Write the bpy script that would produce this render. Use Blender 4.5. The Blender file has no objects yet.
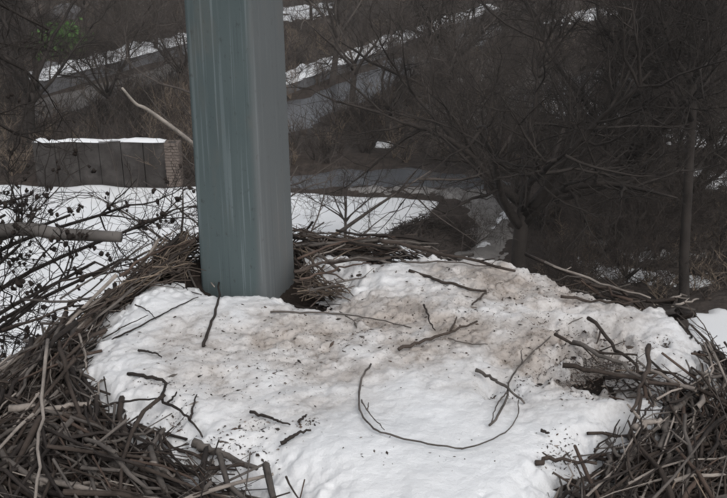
import bpy, math, random
import numpy as np
from mathutils import Vector, Matrix

R = math.radians
scene = bpy.context.scene
COL = scene.collection

# ------------------------------------------------------------------ camera, sky, sun, exposure
NZ = 10.0                     # height of the nest top above the ground
CAM = Vector((0.0, 0.0, NZ + 0.81))
PITCH = 22.0
FPX = 900.0                   # focal length in photo pixels (photo 727 x 498)
cam_data = bpy.data.cameras.new("camera")
cam_data.sensor_width = 36.0
cam_data.lens = 36.0 * FPX / 727.0
cam_data.clip_start = 0.05
cam_data.clip_end = 5000
cam = bpy.data.objects.new("camera", cam_data)
cam.location = CAM
cam.rotation_euler = (R(90 - PITCH), 0, 0)
COL.objects.link(cam)
scene.camera = cam

SUN_EL, SUN_AZ = 50.0, 155.0
world = bpy.data.worlds.new("World")
scene.world = world
world.use_nodes = True
nt = world.node_tree
nt.nodes.clear()
sky = nt.nodes.new("ShaderNodeTexSky")
sky.sky_type = 'NISHITA'
sky.sun_disc = False
sky.sun_elevation = R(SUN_EL)
sky.sun_rotation = R(SUN_AZ)
sky.air_density = 1.0
sky.dust_density = 3.0
hsv = nt.nodes.new("ShaderNodeHueSaturation")      # an overcast sky is nearly grey
hsv.inputs['Saturation'].default_value = 0.22
bg = nt.nodes.new("ShaderNodeBackground")
bg.inputs['Strength'].default_value = 0.12
wo = nt.nodes.new("ShaderNodeOutputWorld")
nt.links.new(sky.outputs[0], hsv.inputs['Color'])
nt.links.new(hsv.outputs[0], bg.inputs['Color'])
nt.links.new(bg.outputs[0], wo.inputs['Surface'])

sun_data = bpy.data.lights.new("sun", 'SUN')
sun_data.energy = 0.7
sun_data.angle = R(40)
sun_data.color = (1.0, 0.96, 0.92)
sun = bpy.data.objects.new("sun", sun_data)
sun.rotation_euler = (R(90 - SUN_EL), 0, R(180 - SUN_AZ))
sun.location = (0, 0, 40)
COL.objects.link(sun)

scene.view_settings.view_transform = 'Standard'
scene.view_settings.look = 'None'
scene.view_settings.gamma = 1.0
scene.view_settings.use_curve_mapping = False
scene.view_settings.exposure = 0.3
scene.render.engine = 'CYCLES'
scene.cycles.use_denoising = True
scene.cycles.max_bounces = 5
scene.cycles.filter_width = 2.0

# ------------------------------------------------------------------ helpers
_c, _s = math.cos(R(PITCH)), math.sin(R(PITCH))

def ray(px, py):
    a, b = (px - 363.5) / FPX, (249.0 - py) / FPX
    return Vector((a, _c + b * _s, -_s + b * _c))

def P(px, py, z=NZ):
    """point of the horizontal plane at height z seen at photo pixel (px, py)"""
    d = ray(px, py)
    return CAM + d * ((z - CAM.z) / d.z)

def PD(px, py, dist):
    """point at horizontal distance dist (along y) seen at photo pixel (px, py)"""
    d = ray(px, py)
    return CAM + d * (dist / d.y)

def tag(o, label=None, cat=None, group=None, kind=None):
    if label: o["label"] = label
    if cat: o["category"] = cat
    if group: o["group"] = group
    if kind: o["kind"] = kind
    return o

def empty(name, loc, label, cat, group=None):
    o = bpy.data.objects.new(name, None)
    o.empty_display_size = 0.2
    o.location = loc
    COL.objects.link(o)
    return tag(o, label, cat, group)

def link(name, me, parent=None, world_mesh=True):
    """mesh written in world coordinates; parented without moving it"""
    o = bpy.data.objects.new(name, me)
    COL.objects.link(o)
    if parent is not None:
        o.parent = parent
        if world_mesh:
            o.location = -parent.location
    return o

def mesh(name, verts, faces, mats, smooth=True, mat_idx=None):
    me = bpy.data.meshes.new(name)
    me.from_pydata(verts, [], faces)
    for m in (mats if isinstance(mats, (list, tuple)) else [mats]):
        me.materials.append(m)
    if mat_idx is not None:
        me.polygons.foreach_set("material_index", mat_idx)
    if smooth:
        me.polygons.foreach_set("use_smooth", [True] * len(me.polygons))
    me.update()
    return me

# ---- numpy noise
def _hash(ix, iy, seed):
    h = (ix.astype(np.int64) * 374761393 + iy.astype(np.int64) * 668265263 + seed * 974634777) & 0x7fffffff
    h = ((h ^ (h >> 13)) * 1274126177) & 0x7fffffff
    return ((h ^ (h >> 16)) & 0xffff) / 65535.0

def vnoise(x, y, seed=0):
    x = np.asarray(x, float); y = np.asarray(y, float)
    ix, iy = np.floor(x), np.floor(y)
    fx, fy = x - ix, y - iy
    fx = fx * fx * fx * (fx * (fx * 6 - 15) + 10); fy = fy * fy * fy * (fy * (fy * 6 - 15) + 10)
    a = _hash(ix, iy, seed); b = _hash(ix + 1, iy, seed)
    c = _hash(ix, iy + 1, seed); d = _hash(ix + 1, iy + 1, seed)
    return (a * (1 - fx) + b * fx) * (1 - fy) + (c * (1 - fx) + d * fx) * fy

def fbm(x, y, seed=0, octv=4, gain=0.5):
    t, amp, tot = 0.0, 1.0, 0.0
    x = np.asarray(x, float); y = np.asarray(y, float)
    for o in range(octv):
        t = t + amp * (vnoise(x, y, seed + o * 17) - 0.5)
        tot += amp
        amp *= gain
        x, y = x * 2.03 + 11.3, y * 2.03 - 7.7
    return t / tot * 2          # about -1 .. 1

def sdf_poly(x, y, poly):
    """signed distance, positive inside"""
    x = np.asarray(x, float); y = np.asarray(y, float)
    d = np.full(x.shape, 1e9)
    inside = np.zeros(x.shape, bool)
    n = len(poly)
    for i in range(n):
        ax, ay = poly[i][0], poly[i][1]
        bx, by = poly[(i + 1) % n][0], poly[(i + 1) % n][1]
        ex, ey = bx - ax, by - ay
        L = ex * ex + ey * ey + 1e-12
        t = np.clip(((x - ax) * ex + (y - ay) * ey) / L, 0, 1)
        d = np.minimum(d, np.hypot(x - ax - t * ex, y - ay - t * ey))
        cond = ((ay > y) != (by > y)) & (x < (bx - ax) * (y - ay) / (by - ay + 1e-12) + ax)
        inside ^= cond
    return np.where(inside, d, -d)

# ---- tubes
def frame_of(d):
    d = d.normalized()
    a = Vector((0, 0, 1)) if abs(d.z) < 0.9 else Vector((1, 0, 0))
    u = d.cross(a).normalized()
    return u, d.cross(u)

class Tubes:
    def __init__(self):
        self.v, self.f, self.m = [], [], []
    def add(self, pts, rad, sides=5, mi=0, cap=True, wob=0.0, rng=None):
        base = len(self.v)
        n = len(pts)
        d0 = pts[-1] - pts[0]
        if d0.length < 1e-6: d0 = Vector((0, 0, 1))
        for i in range(n):
            d = pts[min(i + 1, n - 1)] - pts[max(i - 1, 0)]
            if d.length < 1e-7: d = d0
            u, w = frame_of(d)
            if i and u.dot(pu) < 0: u, w = -u, -w
            if i:                                   # keep the frame from twisting
                dn = d.normalized()
                u = (pu - dn * pu.dot(dn))
                if u.length < 1e-6: u, w = frame_of(d)
                u.normalize(); w = dn.cross(u)
            pu = u
            for k in range(sides):
                a = 2 * math.pi * k / sides
                r = rad[i] * (1 + (rng.uniform(-wob, wob) if wob else 0))
                self.v.append(pts[i] + u * (math.cos(a) * r) + w * (math.sin(a) * r))
        for i in range(n - 1):
            b0, b1 = base + i * sides, base + (i + 1) * sides
            for k in range(sides):
                k2 = (k + 1) % sides
                self.f.append((b0 + k, b0 + k2, b1 + k2, b1 + k)); self.m.append(mi)
        if cap:
            self.f.append(tuple(base + k for k in reversed(range(sides)))); self.m.append(mi)
            self.f.append(tuple(base + (n - 1) * sides + k for k in range(sides))); self.m.append(mi)
    def mesh(self, name, mats):
        mats = mats if isinstance(mats, (list, tuple)) else [mats]
        return mesh(name, [tuple(p) for p in self.v], self.f, mats, True, self.m)

def smooth_path(pts, n):
    """Catmull-Rom through pts"""
    if len(pts) < 3:
        return [pts[0].lerp(pts[-1], i / n) for i in range(n + 1)]
    out = []
    q = [pts[0] * 2 - pts[1]] + list(pts) + [pts[-1] * 2 - pts[-2]]
    per = max(2, n // (len(pts) - 1))
    for i in range(1, len(q) - 2):
        for k in range(per):
            t = k / per
            out.append(0.5 * ((2 * q[i]) + (q[i + 1] - q[i - 1]) * t + (2 * q[i - 1] - 5 * q[i] + 4 * q[i + 1] - q[i + 2]) * t * t
                              + (3 * q[i] - q[i - 1] - 3 * q[i + 1] + q[i + 2]) * t ** 3))
    out.append(pts[-1].copy())
    return out

# ------------------------------------------------------------------ materials
def new_mat(name, rough=0.8, spec=0.3):
    m = bpy.data.materials.new(name)
    m.use_nodes = True
    t = m.node_tree
    b = t.nodes["Principled BSDF"]
    b.inputs['Roughness'].default_value = rough
    b.inputs['Specular IOR Level'].default_value = spec
    return m, t, b

def node(t, kind, **kw):
    n = t.nodes.new(kind)
    for k, v in kw.items():
        if k in n.inputs: n.inputs[k].default_value = v
        else: setattr(n, k, v)
    return n

def coords(t, scale=(1, 1, 1)):
    g = node(t, "ShaderNodeTexCoord")
    mp = node(t, "ShaderNodeMapping")
    mp.inputs['Scale'].default_value = scale
    t.links.new(g.outputs['Object'], mp.inputs['Vector'])
    return mp.outputs[0]

def ramp(t, fac, stops):
    r = node(t, "ShaderNodeValToRGB")
    el = r.color_ramp.elements
    while len(el) < len(stops): el.new(0.5)
    for e, (p, c) in zip(el, stops):
        e.position = p
        e.color = (*c, 1) if len(c) == 3 else c
    t.links.new(fac, r.inputs[0])
    return r.outputs[0]

def mix(t, fac, a, b, blend='MIX'):
    n = node(t, "ShaderNodeMix", data_type='RGBA', blend_type=blend)
    for sock, val in ((0, fac), (6, a), (7, b)):
        if isinstance(val, (int, float)): n.inputs[sock].default_value = val
        elif isinstance(val, tuple): n.inputs[sock].default_value = (*val, 1)
        else: t.links.new(val, n.inputs[sock])
    return n.outputs[2]

def noise(t, vec, scale, detail=4, rough=0.55):
    n = node(t, "ShaderNodeTexNoise", Scale=scale, Detail=detail, Roughness=rough)
    t.links.new(vec, n.inputs['Vector'])
    return n.outputs[0]

def bump(t, b, height, strength, dist):
    n = node(t, "ShaderNodeBump", Strength=strength, Distance=dist)
    t.links.new(height, n.inputs['Height'])
    t.links.new(n.outputs[0], b.inputs['Normal'])

def bark(name, c0, c1, scale=110, bstr=0.8, bdist=0.003, rough=0.85):
    m, t, b = new_mat(name, rough, 0.25)
    v = coords(t)
    n1 = noise(t, v, scale, 5)
    n2 = noise(t, v, scale * 0.13, 3)
    c = ramp(t, n1, [(0.3, c0), (0.7, c1)])
    c = mix(t, ramp(t, n2, [(0.35, (0, 0, 0)), (0.7, (1, 1, 1))]), c, tuple(x * 1.5 for x in c1))
    t.links.new(c, b.inputs['Base Color'])
    bump(t, b, n1, bstr, bdist)
    return m

def snow_mat(name, dirty=0.0, scale=1.0):
    m, t, b = new_mat(name, 0.55, 0.25)
    v = coords(t)
    big = noise(t, v, 2.3 * scale, 4)
    fine = noise(t, v, 150 * scale, 6, 0.7)
    c = ramp(t, big, [(0.3, (0.80, 0.825, 0.85)), (0.7, (0.86, 0.87, 0.88))])
    if dirty:                             # litter stain: broad tint, grey melt mottling, brown flecks
        at = node(t, "ShaderNodeAttribute", attribute_name="dirt")
        def stain(nz, lo, hi, amt, col):
            nonlocal c
            mm = node(t, "ShaderNodeMath", operation='MULTIPLY')
            t.links.new(at.outputs['Fac'], mm.inputs[0])
            t.links.new(ramp(t, nz, [(lo, (0, 0, 0)), (hi, (amt,) * 3)]), mm.inputs[1])
            c = mix(t, mm.outputs[0], c, col)
        stain(noise(t, v, 5.5, 5, 0.65), 0.05, 0.50, 0.95, (0.45, 0.40, 0.36))
        stain(noise(t, coords(t, (1, 1.7, 1)), 17, 6, 0.7), 0.43, 0.63, 0.85, (0.29, 0.26, 0.235))
        stain(noise(t, v, 55, 5, 0.7), 0.52, 0.68, 0.85, (0.15, 0.12, 0.095))
        stain(noise(t, v, 140, 3, 0.6), 0.60, 0.70, 0.6, (0.09, 0.07, 0.055))
    t.links.new(c, b.inputs['Base Color'])
    b.inputs['Subsurface Weight'].default_value = 0.0
    bump(t, b, fine, 0.6, 0.005 / scale)
    return m

M = {}
M['twig'] = [bark("bark_dark_brown", (0.022, 0.017, 0.014), (0.055, 0.043, 0.036)),
             bark("bark_grey_brown", (0.046, 0.040, 0.036), (0.102, 0.090, 0.081)),
             bark("bark_red_brown", (0.036, 0.025, 0.020), (0.078, 0.056, 0.045)),
             bark("bark_pale_grey", (0.13, 0.112, 0.098), (0.25, 0.22, 0.195)),
             bark("bark_blackish", (0.012, 0.010, 0.009), (0.032, 0.026, 0.023))]
M['straw'] = [bark("dry_straw", (0.10, 0.078, 0.058), (0.19, 0.15, 0.115), 90),
              bark("dead_grass", (0.045, 0.035, 0.029), (0.09, 0.072, 0.060), 90)]
M['tree'] = [bark("tree_bark_umber", (0.011, 0.009, 0.008), (0.030, 0.025, 0.022), 9, 0.8, 0.02),
             bark("tree_bark_brown", (0.017, 0.0135, 0.0115), (0.046, 0.037, 0.032), 9, 0.8, 0.02),
             bark("tree_bark_grey", (0.032, 0.027, 0.024), (0.074, 0.063, 0.056), 9, 0.8, 0.02)]
M['bleached'] = bark("bark_sun_bleached", (0.15, 0.135, 0.12), (0.30, 0.27, 0.24), 20, 0.6, 0.01)
M['pale_limb'] = bark("bark_bleached", (0.045, 0.040, 0.037), (0.10, 0.092, 0.086), 20, 0.6, 0.01)
M['leaf'] = bark("dead_leaf", (0.010, 0.008, 0.007), (0.024, 0.018, 0.015), 30)
M['snow'] = snow_mat("snow_on_ground", 0, 0.12)
M['nest_snow'] = snow_mat("old_snow_on_nest", 1, 1.0)

def litter_mat(name, c0, c1, c2, s1, s2, bd):
    m, t, b = new_mat(name, 0.9, 0.2)
    v = coords(t)
    a, d = noise(t, v, s1, 6, 0.65), noise(t, v, s2, 4)
    c = mix(t, ramp(t, d, [(0.35, (0, 0, 0)), (0.7, (1, 1, 1))]), ramp(t, a, [(0.3, c0), (0.7, c1)]), c2)
    t.links.new(c, b.inputs['Base Color'])
    bump(t, b, a, 0.9, bd)
    return m
M['litter'] = litter_mat("leaf_litter", (0.022, 0.017, 0.014), (0.092, 0.072, 0.060), (0.058, 0.050, 0.046), 2.6, 0.16, 0.25)
M['nest_soil'] = litter_mat("nest_soil", (0.010, 0.008, 0.007), (0.038, 0.029, 0.024), (0.03, 0.023, 0.019), 70, 6, 0.01)
M['concrete'] = litter_mat("weathered_concrete", (0.018, 0.016, 0.015), (0.085, 0.078, 0.074), (0.034, 0.030, 0.028), 2.0, 1.1, 0.03)
M['stone'] = litter_mat("grey_stone", (0.12, 0.12, 0.125), (0.22, 0.22, 0.23), (0.14, 0.145, 0.155), 3, 0.5, 0.03)
M['brick'] = litter_mat("tan_brick", (0.10, 0.08, 0.068), (0.20, 0.165, 0.145), (0.14, 0.115, 0.10), 6, 1, 0.01)
M['gravel'] = litter_mat("grey_gravel", (0.10, 0.094, 0.09), (0.17, 0.16, 0.15), (0.13, 0.12, 0.115), 5, 0.3, 0.03)
M['slush'] = litter_mat("pale_slush", (0.12, 0.113, 0.108), (0.34, 0.33, 0.32), (0.20, 0.19, 0.18), 1.8, 0.5, 0.03)
m, t, b = new_mat("wet_asphalt", 0.28, 0.5)
v = coords(t)
t.links.new(ramp(t, noise(t, v, 0.8, 5), [(0.3, (0.055, 0.059, 0.066)), (0.7, (0.10, 0.107, 0.117))]), b.inputs['Base Color'])
M['asphalt'] = m
m, t, b = new_mat("moss_leaf", 0.7, 0.3)
t.links.new(ramp(t, noise(t, coords(t), 4, 4), [(0.3, (0.05, 0.13, 0.025)), (0.7, (0.12, 0.27, 0.06))]), b.inputs['Base Color'])
M['green'] = m

# post paint: grey green, vertical runs, one face weathered to grey brown
m, t, b = new_mat("grey_green_paint", 0.75, 0.22)
v = coords(t)
vs = coords(t, (34, 34, 0.9))
vs2 = coords(t, (110, 110, 1.3))
n_soft = noise(t, coords(t, (6, 6, 2.0)), 1.0, 5, 0.6)
n_run = noise(t, vs, 1.0, 3, 0.5)
n_run2 = noise(t, vs2, 1.0, 3, 0.5)
c = ramp(t, n_soft, [(0.3, (0.082, 0.108, 0.112)), (0.7, (0.108, 0.136, 0.139))])
c = mix(t, ramp(t, n_run, [(0.35, (0.15,) * 3), (0.6, (0, 0, 0))]), c, (0.074, 0.098, 0.102))
c = mix(t, ramp(t, n_run2, [(0.61, (0, 0, 0)), (0.66, (0.38,) * 3)]), c, (0.19, 0.23, 0.24))
n_run3 = noise(t, coords(t, (210, 210, 2.2)), 1.0, 2, 0.5)
c = mix(t, ramp(t, n_run3, [(0.62, (0, 0, 0)), (0.70, (0.55,) * 3)]), c, (0.21, 0.25, 0.26))
c = mix(t, ramp(t, n_run3, [(0.28, (0.6,) * 3), (0.36, (0, 0, 0))]), c, (0.055, 0.072, 0.076))
n_sp = noise(t, coords(t, (90, 90, 60)), 1.0, 4, 0.65)
c = mix(t, ramp(t, n_sp, [(0.30, (0.5,) * 3), (0.40, (0, 0, 0))]), c, (0.05, 0.055, 0.05))
n_st = noise(t, coords(t, (14, 14, 5)), 1.0, 5, 0.65)
c = mix(t, ramp(t, n_st, [(0.52, (0, 0, 0)), (0.72, (0.45,) * 3)]), c, (0.15, 0.145, 0.13))
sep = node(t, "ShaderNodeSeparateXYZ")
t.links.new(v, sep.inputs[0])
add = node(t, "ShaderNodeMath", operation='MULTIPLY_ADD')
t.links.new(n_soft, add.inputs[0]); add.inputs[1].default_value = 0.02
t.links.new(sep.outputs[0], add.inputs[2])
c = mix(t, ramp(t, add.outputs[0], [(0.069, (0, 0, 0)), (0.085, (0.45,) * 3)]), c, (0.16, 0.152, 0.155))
t.links.new(c, b.inputs['Base Color'])
bump(t, b, n_sp, 0.3, 0.001)
M['paint'] = m

# ------------------------------------------------------------------ terrain
def gz(x, y):
    x = np.asarray(x, float); y = np.asarray(y, float)
    return 0.16 * fbm(x / 7.0, y / 7.0, 5, 3) * np.clip((np.hypot(x, y)) / 8, 0, 1)

def grid_sheet(name, x0, x1, y0, y1, step, zfun, mat, keep=None):
    nx, ny = int((x1 - x0) / step) + 1, int((y1 - y0) / step) + 1
    X, Y = np.meshgrid(np.linspace(x0, x1, nx), np.linspace(y0, y1, ny))
    Z = zfun(X, Y)
    idx = np.arange(nx * ny).reshape(ny, nx)
    q = np.stack([idx[:-1, :-1], idx[:-1, 1:], idx[1:, 1:], idx[1:, :-1]], -1).reshape(-1, 4)
    if keep is not None:
        k = keep(X, Y).reshape(-1)
        q = q[k[q].any(1)]
        used = np.unique(q)
        remap = -np.ones(nx * ny, int); remap[used] = np.arange(len(used))
        V = np.stack([X, Y, Z], -1).reshape(-1, 3)[used]; q = remap[q]
    else:
        V = np.stack([X, Y, Z], -1).reshape(-1, 3)
    return mesh(name, V.tolist(), q.tolist(), mat), V

# the ground: fine near, coarse to the horizon
ax = np.concatenate([-np.geomspace(1500, 62, 14), np.linspace(-60, 60, 121), np.geomspace(62, 1500, 14)])
ay = np.concatenate([-np.geomspace(1500, 22, 14), np.linspace(-20, 120, 141), np.geomspace(122, 1800, 14)])
X, Y = np.meshgrid(ax, ay)
Z = gz(X, Y)
idx = np.arange(X.size).reshape(X.shape)
q = np.stack([idx[:-1, :-1], idx[:-1, 1:], idx[1:, 1:], idx[1:, :-1]], -1).reshape(-1, 4)
ground = link("ground", mesh("ground", np.stack([X, Y, Z], -1).reshape(-1, 3).tolist(), q.tolist(), M['litter']))
tag(ground, kind="structure")

def patch(name, poly_px, mat, thick, edge, nscale, namp, step, seed, kind="structure", lump=0.0):
    """a layer lying on the ground inside an outline; its rim sinks below the ground"""
    poly = [P(a, b_, 0.0) for a, b_ in poly_px]
    xs, ys = [p.x for p in poly], [p.y for p in poly]
    mg = namp + edge + step
    def sd(x, y): return sdf_poly(x, y, poly) + namp * fbm(x / nscale, y / nscale, seed, 4, 0.6)
    def z(x, y):
        s = np.clip(sd(x, y) / edge, -1, 1)
        return gz(x, y) + 0.0 + thick * np.where(s > 0, 1 - (1 - s) ** 2, s * 1.6) + lump * fbm(x / 0.6, y / 0.6, seed + 3, 3) * np.clip(s, 0, 1)
    me, _ = grid_sheet(name, min(xs) - mg, max(xs) + mg, min(ys) - mg, max(ys) + mg, step, z, mat,
                       lambda x, y: sd(x, y) > -edge)
    return tag(link(name, me), kind=kind)

# wet road running away to the upper right, gravel track behind the snow field
patch("road", [(500, 98), (560, 80), (620, 62), (680, 46), (790, 12), (800, 38), (720, 64), (650, 84), (590, 102), (520, 116)], M['asphalt'], 0.06, 0.6, 3, 0.5, 0.5, 41)
patch("track", [(285, 178), (350, 172), (420, 171), (470, 175), (505, 183), (505, 190), (440, 188), (350, 188), (285, 188)], M['asphalt'], 0.07, 0.5, 1.0, 0.5, 0.2, 42)
patch("slush_verge", [(345, 188), (420, 188), (475, 190), (508, 195), (511, 225), (500, 262), (476, 275), (462, 258), (474, 225), (468, 203), (440, 196), (350, 193)], M['slush'], 0.10, 0.4, 0.5, 0.6, 0.12, 43)
patch("road", [(262, 116), (290, 102), (360, 74), (430, 48), (492, 24), (515, 27), (470, 50), (400, 82), (330, 114), (262, 142)], M['asphalt'], 0.06, 0.6, 1.5, 0.8, 0.4, 44)
patch("road", [(30, 102), (212, 54), (214, 68), (120, 96), (30, 122)], M['gravel'], 0.06, 0.6, 1.5, 0.7, 0.35, 45)

# snow on the ground
patch("snow_field", [(-60, 186), (60, 186), (190, 186), (300, 194), (390, 199), (438, 203), (425, 222), (430, 260), (420, 330), (300, 400), (0, 420), (-200, 400), (-200, 190)], M['snow'], 0.16, 0.6, 2.0, 0.45, 0.22, 51, lump=0.06)
patch("snow_patch", [(474, 250), (488, 230), (504, 208), (511, 210), (500, 232), (486, 252)], M['snow'], 0.12, 0.25, 0.5, 0.25, 0.08, 66)
patch("snow_patch", [(541, 99), (575, 99), (604, 109), (626, 121), (605, 130), (568, 122), (543, 112)], M['snow'], 0.32, 0.5, 0.7, 0.6, 0.15, 52)
patch("snow_patch", [(550, 22), (580, 12), (640, 2), (640, 8), (590, 21), (560, 27)], M['snow'], 0.25, 0.8, 1.2, 1.3, 0.3, 53)
patch("snow_patch", [(676, 95), (703, 95), (704, 102), (678, 103)], M['snow'], 0.2, 0.5, 0.7, 0.5, 0.15, 54)
patch("snow_patch", [(650, 33), (727, 28), (760, 30), (760, 36), (700, 40), (655, 38)], M['snow'], 0.2, 0.6, 1.0, 1.6, 0.3, 55)
patch("snow_patch", [(690, 172), (740, 168), (760, 186), (715, 190), (695, 184)], M['snow'], 0.14, 0.5, 0.6, 1.5, 0.12, 56)
patch("snow_patch", [(676, 128), (740, 126), (740, 144), (700, 148), (680, 142)], M['snow'], 0.14, 0.5, 0.7, 1.9, 0.15, 57)
patch("snow_patch", [(580, 256), (610, 266), (650, 273), (705, 275), (705, 287), (650, 281), (605, 276), (580, 264)], M['snow'], 0.12, 0.3, 0.3, 0.6, 0.05, 58)
patch("snow_patch", [(620, 252), (650, 251), (705, 254), (705, 260), (650, 258), (625, 257)], M['snow'], 0.12, 0.3, 0.25, 0.7, 0.05, 59)
patch("snow_patch", [(690, 315), (760, 310), (780, 380), (720, 375), (700, 350)], M['snow'], 0.12, 0.3, 0.8, 0.5, 0.12, 60)
patch("snow_patch", [(375, 141), (394, 142), (394, 149), (376, 148)], M['snow'], 0.12, 0.3, 0.8, 0.3, 0.12, 61)
patch("snow_patch", [(440, 66), (520, 60), (560, 72), (520, 92), (450, 84)], M['slush'], 0.10, 0.6, 0.8, 2.1, 0.2, 62)
patch("snow_patch", [(425, 98), (480, 98), (490, 122), (440, 126)], M['slush'], 0.10, 0.6, 0.8, 1.6, 0.2, 63)
patch("snow_patch", [(280, 8), (330, 4), (330, 16), (285, 22)], M['snow'], 0.15, 0.6, 1.0, 1.6, 0.3, 64)
patch("snow_patch", [(585, 238), (640, 226), (690, 236), (640, 244)], M['slush'], 0.08, 0.3, 0.5, 0.6, 0.08, 65)

# ------------------------------------------------------------------ terrace walls with snow on top
def box(bv, bf, o, ux, uy, uz):
    """box from corner o along three edge vectors"""
    n = len(bv)
    for k in range(8):
        bv.append(tuple(o + ux * (k & 1) + uy * ((k >> 1) & 1) + uz * ((k >> 2) & 1)))
    for f in ((0, 2, 3, 1), (4, 5, 7, 6), (0, 1, 5, 4), (1, 3, 7, 5), (3, 2, 6, 7), (2, 0, 4, 6)):
        bf.append(tuple(n + i for i in f))

def snow_cap(name, a, b_, depth, z0, thick, parent, seed):
    """lumpy snow along the top of a wall from a to b_, depth to the back"""
    L = (b_ - a).length
    u = (b_ - a).normalized()
    w = Vector((-u.y, u.x, 0))
    if w.y < 0: w = -w
    n = max(12, int(L / 0.22)); mrow = 7
    vs_, fs = [], []
    for i in range(n + 1):
        s = L * i / n
        for j in range(mrow + 1):
            tt = j / mrow
            h = thick * (0.5 + 1.5 * float(fbm(s / 0.8, seed + j * 0.45, seed, 3))) * (1 - (2 * tt - 1) ** 4)
            end = min(1.0, min(s, L - s) / 0.3)
            p = a + u * s + w * (depth * (tt * 1.05 - 0.03) + 0.05 * math.sin(s * 3.1 + seed))
            vs_.append((p.x, p.y, z0 - 0.01 + max(-0.03, h * end)))
    for i in range(n):
        for j in range(mrow):
            k = i * (mrow + 1) + j
            fs.append((k, k + mrow + 1, k + mrow + 2, k + 1))
    return link(name, mesh(name, vs_, fs, M['snow']), parent)

def panel_wall(name, pa, pb, height, depth, npan, mat, label, cat, seed, cap_depth, cap_t, gap=0.03):
    a = P(pa[0], pa[1], 0.0); b_ = P(pb[0], pb[1], 0.0)
    a.z = b_.z = 0
    root = empty(name, (a + b_) / 2 + Vector((0, 0, 0)), label, cat)
    u = (b_ - a); L = u.length; u.normalize()
    w = Vector((-u.y, u.x, 0))
    if w.y < 0: w = -w
    rng = random.Random(seed)
    for i in range(npan):
        bv, bf = [], []
        s0, s1 = L * i / npan + gap / 2, L * (i + 1) / npan - gap / 2
        off = rng.uniform(-0.03, 0.03)
        box(bv, bf, a + u * s0 + w * off + Vector((0, 0, -0.4)), u * (s1 - s0), w * depth, Vector((0, 0, height + 0.4 + rng.uniform(-0.03, 0.02))))
        link("panel", mesh("panel", bv, bf, mat, False), root)
    snow_cap("snow_cap", a, b_, cap_depth, height, cap_t, root, seed)
    return root, a, b_, u, w

panel_wall("garden_wall", (38, 186), (168, 186), 1.75, 0.3, 6, M['concrete'],
           "low dark panel wall topped with snow behind the snow field left of the post", "wall", 3, 0.42, 0.11)
# the tan pillar closing that wall
pa = P(168, 187, 0.0); pa.z = 0
pil = empty("brick_pillar", pa + Vector((0.26, 0.25, 0)), "short tan brick pillar at the right end of the dark panel wall", "pillar")
rng = random.Random(8)
bw, bh, bd = 0.25, 0.115, 0.5
proto = {}
bv, bf = [], []
box(bv, bf, Vector((-0.5 * bw, -0.06, 0)), Vector((bw - 0.02, 0, 0)), Vector((0, 0.12, 0)), Vector((0, 0, bh - 0.018)))
brick_me = mesh("brick", bv, bf, M['brick'], False)
for r_ in range(15):
    for side in range(4):
        for k in range(2):
            o = bpy.data.objects.new("brick", brick_me); COL.objects.link(o); o.parent = pil
            off = (k - 0.5) * bw
            a_ = side * math.pi / 2
            d_ = Vector((off + (0.03 if r_ % 2 else -0.03), -0.21 + rng.uniform(-0.008, 0.008), r_ * bh + 0.02))
            o.location = Matrix.Rotation(a_, 3, 'Z') @ d_
            o.rotation_euler = (0, 0, a_)
bv, bf = [], []
box(bv, bf, Vector((-0.2, -0.2, -0.3)), Vector((0.4, 0, 0)), Vector((0, 0.4, 0)), Vector((0, 0, 2.0)))
o = link("mortar_core", mesh("mortar_core", bv, bf, M['concrete'], False), pil, False)

panel_wall("terrace_wall", (45, 94), (212, 47), 0.75, 0.35, 16, M['stone'],
           "grey stone terrace wall with snow on top, running up to the left side of the post", "wall", 11, 2.4, 0.34)
panel_wall("terrace_wall", (262, 104), (500, 14), 0.55, 0.35, 34, M['stone'],
           "long snow topped terrace wall running up to the right from behind the post", "wall", 12, 1.9, 0.34)

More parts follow.
